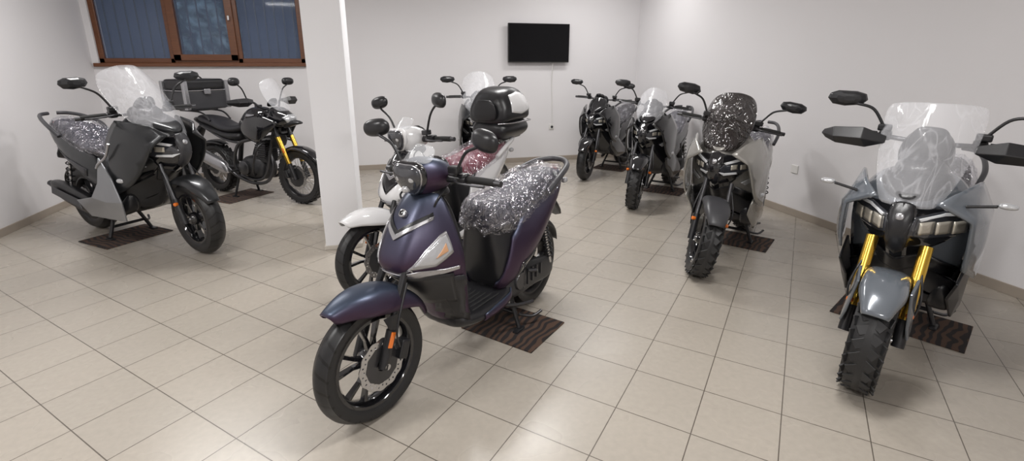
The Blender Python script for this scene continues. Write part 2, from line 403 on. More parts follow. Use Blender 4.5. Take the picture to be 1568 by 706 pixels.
def rear_mech(wb,Rr,w,rim,seatz=.7,knob=False,muf=BLK,style='y'):
    wheel('rear_wheel',-wb,Rr,Rr,w,rim,BLK,style,knob,True,.1,-1)
    body('engine_block',[((-.82,.42),(-.8,.26),.06,.08,.07),((-.95,.45),(-.92,.22),.09,.12,.1),((-1.1,.42),(-1.08,.22),.09,.11,.09),((-1.2,.36),(-1.2,.26),.05,.06,.05)],CASTM,1)
    body('transmission_case',[((-.86,.40),(-.84,.26),.02,.03,.025,.13),((-.95,.43),(-.95,.215),.025,.04,.03,.135),((-1.15,.40),(-1.15,.24),.025,.035,.03,.135),((-wb,.36),(-wb,.2),.025,.035,.03,.13),((-wb-.09,.32),(-wb-.09,.24),.015,.02,.02,.125)],CASTM,2,cr=(.6,0,.6))
    bm=bmesh.new()
    for k in range(5):addbox(bm,(-1.0-.05*k,.172,.33),(.012,.012,.11-.01*k))
    bm2('transmission_ribs',bm,STEEL,False)
    lathe('kick_cover',[(0,.178),(.05,.178),(.055,.168),(.055,.15)],STEEL,(-.97,0,.33),24,False)
    tube('exhaust_pipe',[(-.75,-.03,.3),(-.85,-.12,.2),(-1.0,-.14,.2),(-1.1,-.16,.26)],.017,STEEL)
    body('muffler',[((-1.02,.34),(-1.0,.2),.03,.04,.03,-.165),((-1.15,.38),(-1.1,.2),.045,.055,.04,-.17),((-wb-.1,.46),(-wb-.05,.29),.045,.055,.045,-.175),((-wb-.24,.46),(-wb-.2,.35),.035,.04,.035,-.175)],muf,2)
    plate('muffler_heat_shield',[(-1.15,-.235,.35),(-wb-.1,-.24,.42),(-wb-.12,-.24,.36),(-1.12,-.235,.27)],.006,STEEL,False)
    tube('exhaust_tip',[(-wb-.2,-.175,.40),(-wb-.27,-.175,.42)],.025,STEEL,smooth=False,seg=16)
    tube('shock_rod',[(-wb-.02,.15,.31),(-wb+.06,.13,seatz-.12)],.012,MET,mir=True,smooth=False)
    pts=[Vector((-wb-.01,.15,.36)).lerp(Vector((-wb+.055,.132,seatz-.17)),t/70)+Vector((.026*math.cos(t*.62),.026*math.sin(t*.62),0)) for t in range(71)]
    bm=bmesh.new();tubebm(bm,pts,.005,6);o=bm2('shock_spring',bm,BLK);mirmod(o)
    fender('rear_hugger',-wb,Rr,Rr+.03,Rr+.04,50,165,w*.62,.05,BLK,.005,.9)
    body('license_bracket',[((-wb-.2,seatz-.04),(-wb-.12,seatz-.1),.05,.06,.06),((-wb-.31,seatz-.14),(-wb-.27,seatz-.16),.05,.06,.06),((-wb-.38,seatz-.27),(-wb-.36,seatz-.27),.06,.07,.06)],BLK,1)
    tube('centre_stand',[(-1.0,.07,.24),(-.98,.12,.12),(-.97,.16,.02)],.014,BLK,mir=True)
    tube('centre_stand_cross',[(-.99,.13,.1),(-.99,-.13,.1)],.012,BLK,smooth=False)
    box('centre_stand_foot',(-.96,.165,.012),(.09,.035,.016),BLK,.005,mir=True)
    tube('centre_stand_lever',[(-1.0,.14,.09),(-1.06,.2,.07),(-1.12,.23,.09)],.009,STEEL)
    tube('side_stand',[(-.78,.12,.24),(-.92,.18,.2),(-1.06,.2,.17)],.011,STEEL)
def floor_mat(c,ang,size=(.62,.42)):
    global P
    P=None
    bm=bmesh.new();addbox(bm,(0,0,.004),(size[0],size[1],.008))
    o=bm2('floor_mat',bm,MATM,False);bevmod(o,.003,2);o.location=(c[0],c[1],.0);o.rotation_euler=(0,0,ang);return o
def matmat():
    m,nt,b=newmat('striped_doormat');N=nt.nodes;L=nt.links
    tc=N.new('ShaderNodeTexCoord');w=N.new('ShaderNodeTexWave');w.inputs['Scale'].default_value=7;w.inputs['Distortion'].default_value=7;w.inputs['Detail'].default_value=1;w.inputs['Detail Scale'].default_value=.9
    L.new(tc.outputs['Object'],w.inputs['Vector'])
    r=N.new('ShaderNodeValToRGB');r.color_ramp.interpolation='LINEAR';r.color_ramp.elements[0].color=(.022,.018,.018,1);r.color_ramp.elements[0].position=.38;r.color_ramp.elements[1].color=(.09,.052,.036,1);r.color_ramp.elements[1].position=.6
    L.new(w.outputs['Fac'],r.inputs[0])
    L.new(r.outputs[0],b.inputs['Base Color']);b.inputs['Roughness'].default_value=.95
    return m
MATM=matmat()
def steer_empty(root,ang,px=-.3,pz=.8,rake=26):
    ax=Vector((-math.sin(R(rake)),0,math.cos(R(rake))))
    M=Matrix.Translation((px,0,pz))@Matrix.Rotation(R(ang),4,ax)@Matrix.Translation((-px,0,-pz))
    return empty('steering_assembly',root,M)
def place(root,loc,head,sc=1):
    root.location=(loc[0],loc[1],0);root.rotation_euler=(0,0,R(head));root.scale=(sc,sc,sc)
AMB=pbr('amber_inner',(.6,.33,.18),.3)
# ---------------------------------------------------------------- city scooter
def city(name,loc,head,paint,steer,seatm,white=False,sc=1,mz=0):
    global P
    root=empty(name,None);P=root
    Rf=.283
    st=steer_empty(root,steer,-.3,.8,25);P=st
    wheel('front_wheel',0,Rf,Rf,.1,.208,BLKG,'cast10',False,True,.12,1)
    tube('fork_leg',[(.005,.085,Rf),(-.06,.082,.44),(-.17,.07,.66)],.017,BLK,mir=True,seg=14)
    tube('fork_lower_leg',[(.01,.088,Rf-.01),(-.055,.085,.43)],.023,BLK,mir=True,smooth=False,seg=14)
    box('fork_reflector',(-.03,.113,.40),(.022,.008,.07),ORG,.003,(0,R(-24),0),mir=True)
    tube('axle',[(0,-.11,Rf),(0,.11,Rf)],.014,MET,smooth=False,seg=12)
    tube('brake_hose',[(-.08,.1,.34),(-.05,.13,.45),(-.15,.1,.62)],.005,BLK)
    fender('front_fender',0,Rf,.365,.33,56,155,.097,.11,paint,.006,.42)
    plate('fender_stay',[(-.01,.094,.50),(-.09,.094,.50),(-.075,.096,.42),(-.045,.096,.42)],.006,BLK)
    cw=body('handlebar_cowl',[((-.54,1.07),(-.53,1.0),.05,.07,.05),((-.47,1.12),(-.47,.98),.09,.125,.09),((-.38,1.145),(-.39,.965),.09,.125,.09),((-.31,1.12),(-.33,.97),.07,.1,.07),((-.275,1.08),(-.29,1.0),.04,.06,.04)],paint,2)
    body('handlebar_lower_cowl',[((-.5,1.0),(-.49,.93),.08,.1,.06),((-.41,1.0),(-.42,.92),.09,.11,.06),((-.34,.99),(-.36,.94),.06,.07,.05)],BLK,2)
    HO=[(0,-.078),(.045,-.062),(.085,-.012),(.098,.038),(.080,.070),(.035,.080),(0,.074),(-.035,.080),(-.080,.070),(-.098,.038),(-.085,-.012),(-.045,-.062)]
    def sc_(k):return [(a*k,b*k) for a,b in HO]
    dome('headlamp_bezel',(-.305,0,1.045),0,0,.022,BLKG if not white else WHITE,12,0,sc_(1.14))
    dome('headlamp_chrome_ring',(-.298,0,1.045),0,0,.020,SILV,12,0,sc_(1.04))
    dome('headlamp_lens',(-.291,0,1.045),0,0,.030,LENS,12,0,sc_(.97))
    dome('headlamp_reflector',(-.283,.042,1.056),.028,.024,.022,CLENS,10,22,mir=True)
    dome('headlamp_projector',(-.272,0,1.005),.022,.018,.016,CLENS,14)
    plate('headlamp_led',[(-.262,.008,1.082),(-.288,.074,1.098),(-.286,.080,1.086),(-.262,.010,1.068)],.006,LED,True,.001)
    screen('fly_screen',[(-.30,1.12,.09,.05,.0),(-.335,1.165,.085,.05,.01),(-.37,1.2,.06,.04,.02)],CLEAR)
    body('speedometer',[((-.54,1.09),(-.52,1.04),.05,.06,.05),((-.45,1.15),(-.44,1.1),.06,.075,.06)],BLKG,1)
    handlebar(-.43,1.035,.34)
    for s in(1,-1):
        tube('grip_arm',[(-.44,s*.08,1.04),(-.46,s*.2,1.035)],.022,BLK,smooth=False)
    box('brake_reservoir',(-.43,.16,1.085),(.045,.06,.035),BLK,.008,mir=True)
    mirror(1,(-.42,.17,1.06),(-.42,.35,1.23+mz),OUT_R,sc=1.0,yaw=14,roll=-8);mirror(-1,(-.42,.17,1.06),(-.42,.35,1.25+mz),OUT_R,sc=.92,yaw=14,roll=-8)
    tube('control_cable',[(-.42,.1,.99),(-.34,.12,.95),(-.36,.07,.88)],.005,BLK,mir=True)
    P=root
    ap=body('front_apron',[((-.335,.985),(-.40,1.0),.05,.07,.08),((-.265,.92),(-.40,.93),.07,.12,.14),((-.20,.83),(-.40,.83),.09,.16,.195),((-.145,.74),(-.41,.74),.10,.185,.23),((-.12,.675),(-.42,.67),.10,.18,.24),((-.17,.62),(-.43,.58),.08,.155,.23),((-.30,.50),(-.45,.45),.06,.13,.21),((-.39,.36),(-.49,.33),.06,.12,.18),((-.42,.28),(-.53,.25),.06,.12,.17)],paint,2,cr=(.5,0,.7))
    if white:
        decal('apron_black_panel',ap,[(0,.70),(.075,.78),(.09,.88),(.06,.965),(0,.975)],'f',BLKG,.002,.005)
    decal('apron_chevron',ap,[(0,.79),(.125,.875),(.122,.89),(0,.812)],'f',SILV,.004,.008)
    decal('apron_chevron_inner',ap,[(0,.812),(.12,.89),(.113,.905),(0,.83)],'f',BLK,.003,.006)
    dome('emblem',(-.236,0,.905),.021,.021,.006,SILV,-38)
    dome('emblem_centre',(-.231,0,.908),.013,.013,.004,BLKG,-38)
    decal('turn_signal_frame',ap,[(-.155,.672),(-.23,.755),(-.30,.812),(-.33,.825),(-.335,.73),(-.26,.676)],'s',SILV,.003,.007)
    decal('turn_signal_lens',ap,[(-.178,.688),(-.24,.755),(-.30,.80),(-.323,.81),(-.328,.738),(-.26,.687)],'s',CLENS,.006,.010)
    decal('turn_signal_inner',ap,[(-.26,.715),(-.29,.75),(-.31,.775),(-.312,.74)],'s',AMB,.011,.006)
    decal('apron_silver_lip',ap,[(-.10,.648),(-.20,.662),(-.30,.655),(-.36,.66),(-.36,.645),(-.30,.632),(-.17,.628)],'s',SILV,.003,.010)
    decal('apron_silver_chin',ap,[(0,.650),(.11,.650),(.16,.655),(.165,.635),(.10,.625),(0,.628)],'f',SILV,.003,.010)
    decal('apron_lower_black',ap,[(0,.42),(.16,.44),(.2,.625),(.1,.625),(0,.625)],'f',BLK,.003,.008)
    decal('apron_side_black',ap,[(-.26,.61),(-.43,.60),(-.53,.26),(-.40,.28)],'s',BLK,.003,.008)
    body('leg_shield_inner',[((-.385,.985),(-.44,.985),.06,.1,.08),((-.385,.84),(-.46,.84),.15,.18,.12),((-.40,.68),(-.48,.68),.19,.21,.13),((-.42,.48),(-.49,.46),.18,.2,.14),((-.45,.32),(-.54,.30),.15,.18,.15)],BLK,2)
    body('glove_box',[((-.44,.86),(-.49,.85),.10,.12,.08),((-.45,.72),(-.52,.72),.11,.13,.09),((-.46,.62),(-.51,.62),.09,.11,.08)],DGR,2)
    tube('luggage_hook',[(-.5,0,.8),(-.54,0,.78),(-.54,0,.75),(-.515,0,.745)],.006,MET)
    fb=body('floorboard',[((-.44,.36),(-.42,.26),.14,.17,.12),((-.52,.315),(-.5,.22),.17,.195,.13),((-.7,.305),(-.7,.2),.18,.2,.13),((-.86,.32),(-.86,.2),.17,.19,.13),((-.92,.38),(-.92,.24),.13,.15,.1)],BLK,2,cr=(.5,.2,0))
    bm=bmesh.new()
    for k in range(9):addbox(bm,(-.66,-.13+.0325*k,.309),(.30,.012,.007))
    o=bm2('floor_rubber_ribs',bm,RUB,False);bevmod(o,.003,1)
    decal('floor_side_skirt',fb,[(-.6,.285),(-.86,.305),(-.93,.35),(-.93,.27),(-.8,.23),(-.6,.25)],'s',paint if not white else WHITE,.004,.008)
    ub=body('under_seat_body',[((-.76,.73),(-.80,.30),.09,.12,.13),((-.83,.76),(-.87,.30),.12,.16,.165),((-.97,.775),(-1.0,.36),.135,.19,.18),((-1.15,.79),(-1.17,.45),.135,.20,.17),((-1.32,.82),(-1.34,.57),.12,.175,.13),((-1.5,.85),(-1.5,.68),.09,.135,.09),((-1.66,.885),(-1.66,.80),.045,.06,.04)],BLK,2)
    decal('side_panel',ub,[(-.80,.31),(-.84,.46),(-.90,.62),(-1.05,.745),(-1.25,.785),(-1.45,.825),(-1.67,.87),(-1.66,.81),(-1.45,.69),(-1.3,.58),(-1.15,.47),(-1.0,.37),(-.88,.31)],'s',paint,.008,.02)
    decal('side_panel_lower',ub,[(-.9,.32),(-1.0,.38),(-1.15,.47),(-1.1,.49),(-.96,.45)],'s',BLKG,.014,.02)
    decal('tail_lamp',ub,[(0,.815),(.05,.82),(.045,.865),(0,.868)],'r',RED,.004,.01)
    sr=[((-.755,.795),(-.775,.66),.06,.09,.10),((-.83,.83),(-.84,.66),.11,.15,.155),((-1.0,.825),(-1.0,.70),.135,.18,.175),((-1.15,.84),(-1.15,.73),.135,.175,.17),((-1.26,.89),(-1.27,.75),.125,.16,.155),((-1.42,.90),(-1.42,.78),.11,.14,.13),((-1.56,.895),(-1.55,.81),.08,.11,.10),((-1.61,.875),(-1.6,.83),.05,.06,.05)]
    body('seat',sr,seatm,3)
    wrapc('seat_plastic_cover',sr,.018,.05)
    tube('grab_rail',[(-1.28,.165,.79),(-1.42,.165,.855),(-1.6,.13,.90),(-1.70,.06,.915),(-1.72,0,.917),(-1.70,-.06,.915),(-1.6,-.13,.90),(-1.42,-.165,.855),(-1.28,-.165,.79)],.019,DGR if not white else WHITE)
    rear_mech(1.34,.28,.11,.205,.78)
    tube('pillion_peg',[(-1.05,.15,.36),(-1.08,.22,.37)],.012,STEEL,mir=True,smooth=False)
    dome('rear_signal',(-1.66,.09,.79),.02,.02,.02,CLENS,0,180,mir=True)
    place(root,loc,head,sc);return root
def topcase_round(root):
    global P
    P=root
    tube('rack_rail',[(-1.38,.1,.86),(-1.5,.1,.90),(-1.8,.09,.91)],.011,BLK,mir=True)
    body('top_case_base',[((-1.36,1.04),(-1.38,.915),.12,.17,.13),((-1.45,1.09),(-1.45,.90),.17,.21,.15),((-1.62,1.10),(-1.62,.90),.19,.235,.16),((-1.8,1.09),(-1.78,.90),.17,.21,.15),((-1.87,1.04),(-1.85,.93),.12,.17,.12)],BLK,2)
    l=body('top_case_lid',[((-1.375,1.24),(-1.365,1.04),.12,.17,.18),((-1.43,1.34),(-1.42,1.05),.15,.205,.215),((-1.6,1.37),(-1.6,1.06),.17,.22,.24),((-1.77,1.34),(-1.78,1.06),.15,.205,.215),((-1.86,1.24),(-1.87,1.05),.11,.16,.17)],BLK,2,cr=(0,.3,0))
    decal('top_case_white_panel',l,[(-1.48,1.29),(-1.6,1.315),(-1.8,1.28),(-1.84,1.16),(-1.6,1.13),(-1.46,1.15)],'s',WHITE,.003,.008)
    body('top_case_backrest',[((-1.355,1.27),(-1.365,1.06),.11,.14,.13),((-1.33,1.25),(-1.335,1.08),.10,.125,.12)],BLK,2)
    tube('top_case_seam',[(-1.36,.13,1.055),(-1.45,.21,1.06),(-1.62,.24,1.065),(-1.8,.21,1.06),(-1.88,.13,1.055)],.005,SILV,mir=True)
# ---------------------------------------------------------------- sport / adventure / maxi scooter
def adv(name,loc,head,paint,steer=0,sc=1,knob=False,forkm=BLK,shieldm=CLEAR,shield='tall',guards=False,paint2=None,lowp=None,seatm=SEAT,wrap=True,style='y',wide=1,fend=None,muf=BLK,mirh=(-.42,.37,1.31),outl=OUT_A,stalks=False,lampm=LED,nf=0,nose=None,hz=1.10,soft=False,beak=None,tw=.115):
    global P
    root=empty(name,None);P=root
    Rf=.285;paint2=paint2 or paint;fend=fend or paint;lowp=lowp or paint2
    st=steer_empty(root,steer,-.3,.8,26);P=st
    wheel('front_wheel',0,Rf,Rf,tw,.19,BLKG,style,knob,True,.12,1)
    if forkm is GOLD:
        tube('fork_lower_leg',[(.01,.108,Rf-.02),(-.04,.106,.40)],.027,BLK,mir=True,smooth=False,seg=16)
        tube('fork_leg',[(-.035,.106,.39),(-.185,.106,.72)],.027,forkm,mir=True,smooth=False,seg=18)
    else:
        tube('fork_lower_leg',[(.01,.1,Rf-.02),(-.06,.1,.45)],.024,BLK,mir=True,smooth=False,seg=14)
        tube('fork_leg',[(-.06,.1,.44),(-.18,.09,.70)],.017,STEEL,mir=True,smooth=False,seg=14)
    tube('axle',[(0,-.12,Rf),(0,.12,Rf)],.015,MET,smooth=False,seg=12)
    dome('fork_reflector',(-.02,.128,.42),.014,.014,.006,ORG,0,75,mir=True)
    fender('front_fender',0,Rf,.335,.325,38 if knob else 30,150,.09 if knob else .078,.06,fend,.006,.55)
    if guards:
        plate('fender_side_shroud',[(.07,.10,.56),(-.05,.112,.60),(-.12,.12,.52),(-.02,.132,.36),(.03,.132,.32),(.05,.12,.38)],.012,fend)
    tube('brake_hose',[(-.07,.12,.36),(-.04,.14,.5),(-.16,.1,.66)],.005,BLK,mir=True)
    handlebar(-.44,hz,.37)
    body('handlebar_cover',[((-.5,hz+.04),(-.5,1.0),.08,.1,.08),((-.43,hz+.06),(-.43,1.0),.10,.13,.1),((-.38,hz+.03),(-.38,1.0),.07,.09,.07)],BLK,2)
    box('brake_reservoir',(-.44,.19,hz+.045),(.045,.06,.035),BLK,.008,mir=True)
    if guards:
        dz=hz-1.04
        facet('hand_guard',[(-.37,.17,1.05+dz),(-.35,.27,1.085+dz),(-.37,.40,1.07+dz),(-.47,.455,1.04+dz),(-.37,.17,1.015+dz),(-.325,.27,1.03+dz),(-.335,.39,1.025+dz),(-.46,.465,1.02+dz),(-.37,.25,.985+dz),(-.37,.38,.99+dz),(-.45,.44,1.0+dz)],
              [(0,1,5,4),(1,2,6,5),(2,3,7,6),(4,5,8),(5,6,9,8),(6,7,10,9)],BLK,.012)
        body('display_hood',[((-.34,1.25),(-.36,1.10),.06,.085,.08),((-.37,1.265),(-.40,1.10),.07,.095,.09),((-.41,1.24),(-.43,1.12),.06,.08,.08)],BLK,2)
    mx,my,mz=mirh
    for s in(1,-1):mirror(s,(-.43,.19,hz+.04),(mx,my,mz),outl,sc=1.0,yaw=12,roll=-6)
    P=root
    W=wide
    ns=body('front_fairing',[((-.36+nf,1.04),(-.48,1.06),.04,.08,.10),((-.24+nf,.985),(-.48,1.0),.06*W,.14*W,.17*W),((-.125+nf,.90),(-.48,.90),.055*W,.165*W,.22*W),((-.085+nf,.80),(-.48,.80),.05*W,.155*W,.24*W),((-.13+nf*.9,.70),(-.49,.70),.045*W,.13*W,.235*W),((-.27,.58),(-.5,.57),.05,.12,.225*W),((-.36,.45),(-.52,.42),.05,.12,.21*W),((-.43,.32),(-.58,.28),.05,.12,.18*W)],nose or BLKG,2,cr=(.4,0,.5))
    if nose:
        kk=1.2 if guards else 1
        decal('nose_black_panel',ns,[(0,.925),(.05,.905),(.15*W*kk,.885),(.17*W*kk,.80),(.12*W*kk,.73),(.09,.68),(.10,.60),(0,.56)],'f',BLKG,.003,.006,True,4)
        decal('fairing_lower_black',ns,[(0,.30),(.17*W,.30),(.225*W,.56),(.12,.62),(0,.60)],'f',BLK,.003,.006,True,4)
    A=[(-.135+nf,.09*W,.915),(-.21+nf,.155*W,.985),(-.42,.21*W,1.02),(-.165+nf,.195*W,.845),(-.31,.255*W,.83),(-.52,.262*W,.87),(-.20+nf*.7,.218*W,.72),(-.37,.265*W,.66),(-.56,.262*W,.62),(-.31,.235*W,.54),(-.50,.25*W,.47),(-.29+nf*.5,.215*W,.94)]
    if guards:
        A[0]=(-.16,.10*W,.93);A[3]=(-.205,.222*W,.86);A[4]=(-.32,.262*W,.85);A[6]=(-.225,.228*W,.74);A[7]=(-.36,.272*W,.68);A[9]=(-.29,.225*W,.60);A[10]=(-.46,.26*W,.53);A[8]=(-.54,.268*W,.66)
    facet('fairing_side_panel',A,[(0,1,11,3),(1,2,11),(11,2,5,4),(3,11,4),(3,4,6),(4,7,6),(4,5,8,7),(6,7,9),(7,8,10,9)],paint,.014,soft=soft)
    if nf>.09:
        Bp=[(-.62,.272,.74),(-.48,.285,.60),(-.41,.285,.42),(-.45,.258,.26),(-.95,.25,.24),(-1.14,.245,.35),(-.85,.268,.41),(-.70,.275,.54),(-.57,.302,.41)]
        facet('lower_side_panel',Bp,[(0,1,8,7),(1,2,8),(2,3,8),(3,4,6,8),(4,5,6),(6,7,8)],lowp,.012)
        body('footwell_cover',[((-.50,.82),(-.50,.28),.15,.21,.22),((-.62,.64),(-.64,.27),.16,.22,.23),((-.76,.62),(-.78,.27),.16,.215,.22),((-.90,.74),(-.92,.30),.14,.19,.2)],BLK,2,cr=(.3,0,.3))
        tube('side_silver_line',[(-.40,.292,.86),(-.48,.29,.76),(-.60,.288,.70),(-.66,.28,.66)],.009,SILV,mir=True)
    else:
        Bp=[(-.30,.222*W,.53),(-.45,.255,.62),(-.60,.262,.50),(-.46,.252,.40),(-.62,.256,.32),(-.92,.235,.345),(-.9,.228,.28),(-.56,.235,.26),(-.37,.215,.42)]
        facet('lower_side_panel',Bp,[(0,1,3,8),(1,2,4,3),(2,5,4),(4,5,6,7),(3,4,7),(8,3,7)],lowp,.012,soft=soft and not guards)
    body('upper_cowl',[((-.14+nf,.935),(-.18+nf,.90),.02,.03,.03,.0),((-.22+nf,.99),(-.26+nf,.93),.08*W,.1*W,.1*W),((-.33,1.045),(-.36,.96),.12,.15,.14),((-.44,1.07),(-.46,.98),.12,.15,.14)],paint if shield not in('adv',) else BLK,2)
    if guards:
        decal('headlamp_lens',ns,[(.03,.775),(.045,.86),(.12*W,.885),(.215*W,.88),(.215*W,.80),(.17*W,.765),(.08*W,.755)],'f',LENS,.006,.014,True,4)
        for i,yy in enumerate((.055,.103,.151)):
            decal('lamp_cell_%d'%(i+1),ns,[(yy*W,.778),(yy*W+.044,.783),(yy*W+.044,.842),(yy*W,.836)],'f',REFL,.016,.008,True,2)
        decal('led_strip_upper',ns,[(.055,.852),(.12*W,.876),(.205*W,.874),(.205*W,.862),(.12*W,.864),(.06,.842)],'f',LED,.016,.008)
    else:
        decal('headlamp_lens',ns,[(.025,.795),(.06,.845),(.165*W,.885),(.195*W,.855),(.18*W,.79),(.11*W,.755),(.05,.75)],'f',LENS,.006,.012)
        decal('led_strip_upper',ns,[(.05,.845),(.165*W,.888),(.185*W,.874),(.06,.832)],'f',lampm,.012,.008)
        decal('led_strip_lower',ns,[(.03,.785),(.05,.755),(.11*W,.76),(.108*W,.774),(.055,.774)],'f',lampm,.012,.008)
        for i,yy in enumerate((.08,.125)):
            decal('lamp_cell_%d'%(i+1),ns,[(yy*W,.792),(yy*W+.034,.797),(yy*W+.034,.832),(yy*W,.826)],'f',REFL,.013,.006,True,2)
    decal('nose_beak',ns,[(0,.67),(.03,.70),(.022,.78),(.04,.86),(.03,.91),(0,.915)],'f',beak or paint2,.009,.012)
    dome('emblem',(-.096+nf,0,.862),.018,.018,.006,SILV,-15)
    decal('lower_grille',ns,[(0,.55),(.07,.57),(.09,.66),(.03,.65),(0,.63)],'f',BLK,.006,.006)
    if stalks:
        tube('turn_signal_stalk',[(-.22,.19*W,.93),(-.2,.28*W,.955)],.007,BLK,mir=True,smooth=False)
        dome('turn_signal',(-.20,.31*W,.96),.034,.014,.014,CLENS,0,0,mir=True)
    else:
        decal('turn_signal',ns,[(.13*W,.68),(.2*W,.73),(.205*W,.70),(.15*W,.655)],'f',CLENS,.008,.008)
        dome('side_marker',(-.42,.262*W,.58),.03,.018,.01,CLENS,0,70,mir=True)
    if shield=='maxi':
        rw=[(-.06,.90,.10,.06,.0),(-.15,.985,.17,.12,.0),(-.26,1.10,.205,.15,.0),(-.38,1.22,.21,.15,.005),(-.48,1.33,.19,.13,.02),(-.53,1.385,.15,.09,.03),(-.54,1.40,.10,.04,.02)]
    elif shield=='adv':
        rw=[(-.14,.90,.11,.05,.0),(-.20,1.00,.155,.08,.0),(-.25,1.12,.18,.10,.0),(-.305,1.25,.195,.11,.005),(-.355,1.345,.195,.11,.012),(-.37,1.37,.18,.10,.015)]
    elif shield=='big':
        rw=[(-.16,.93,.11,.05,.0),(-.21,1.02,.17,.09,.0),(-.27,1.13,.19,.10,.0),(-.34,1.25,.175,.10,.01),(-.385,1.32,.14,.08,.02),(-.40,1.34,.10,.05,.02)]
    elif shield=='mid':
        rw=[(-.19,.93,.10,.05,.0),(-.24,1.02,.16,.08,.0),(-.30,1.12,.17,.09,.0),(-.36,1.22,.15,.08,.01),(-.40,1.28,.11,.06,.02),(-.41,1.295,.07,.03,.02)]
    else:
        rw=[(-.20,.96,.10,.05,.0),(-.25,1.02,.13,.06,.0),(-.31,1.09,.12,.06,.01),(-.35,1.13,.08,.05,.02)]
    screen('windscreen',rw,shieldm,.004)
    body('instrument_cluster',[((-.36,1.17),(-.42,1.06),.06,.09,.08),((-.39,1.19),(-.45,1.07),.06,.09,.08)],BLKG,1)
    body('dash_cowl',[((-.30,1.06),(-.30,1.0),.06,.08,.08),((-.40,1.12),(-.42,1.0),.10,.12,.11),((-.47,1.08),(-.48,.96),.08,.1,.1)],BLK,2)
    body('leg_shield_inner',[((-.46,1.0),(-.52,1.0),.08,.14,.1),((-.46,.85),(-.54,.84),.17,.2,.12),((-.48,.65),(-.56,.64),.18,.21,.13),((-.5,.46),(-.6,.44),.17,.2,.15)],BLK,2)
    body('central_tunnel',[((-.48,.66),(-.5,.3),.07,.1,.13),((-.6,.60),(-.6,.28),.07,.1,.13),((-.72,.64),(-.74,.28),.08,.11,.13),((-.84,.72),(-.86,.3),.10,.14,.15)],BLK,2)
    body('footboard',[((-.46,.50),(-.44,.38),.03,.045,.04,.18),((-.54,.38),(-.52,.28),.05,.07,.05,.18),((-.75,.345),(-.75,.25),.055,.07,.05,.18),((-.95,.36),(-.95,.27),.045,.06,.04,.17),((-1.03,.40),(-1.03,.32),.03,.04,.03,.16)],BLK,2,True)
    ub=body('rear_body',[((-.74,.72),(-.78,.38),.08,.11,.12),((-.84,.76),(-.88,.38),.12,.16,.15),((-1.0,.77),(-1.02,.42),.14,.19,.16),((-1.2,.80),(-1.22,.52),.14,.19,.15),((-1.4,.85),(-1.42,.64),.12,.165,.11),((-1.6,.91),(-1.6,.75),.085,.12,.07),((-1.78,.95),(-1.77,.87),.04,.05,.035)],BLK,2,cr=(0,.35,0))
    decal('tail_side_panel',ub,[(-.82,.44),(-.84,.60),(-.95,.71),(-1.2,.76),(-1.5,.855),(-1.77,.94),(-1.77,.885),(-1.5,.74),(-1.3,.62),(-1.1,.50),(-.95,.44)],'s',paint,.006,.02)
    decal('tail_side_accent',ub,[(-1.0,.60),(-1.3,.69),(-1.5,.76),(-1.3,.665),(-1.02,.55)],'s',paint2,.018,.008)
    decal('tail_lamp',ub,[(0,.87),(.045,.88),(.04,.93),(0,.935)],'r',RED,.004,.01)
    sr=[((-.76,.79),(-.78,.71),.06,.085,.09),((-.86,.82),(-.86,.71),.11,.145,.15),((-1.02,.81),(-1.02,.73),.135,.175,.16),((-1.15,.83),(-1.15,.745),.13,.165,.155),((-1.24,.90),(-1.26,.77),.125,.15,.145),((-1.42,.93),(-1.43,.82),.115,.14,.125),((-1.6,.955),(-1.58,.88),.08,.11,.09),((-1.66,.955),(-1.65,.92),.05,.06,.05)]
    body('seat',sr,seatm,3)
    if wrap:wrapc('seat_plastic_cover',sr,.014,.04)
    tube('grab_rail',[(-1.35,.175,.84),(-1.45,.185,.91),(-1.62,.155,.965),(-1.76,.10,.99),(-1.80,.03,.995)],.015,DGR,mir=True)
    rear_mech(1.42,.285,.13,.185,.86,knob,muf,style)
    place(root,loc,head,sc);return root
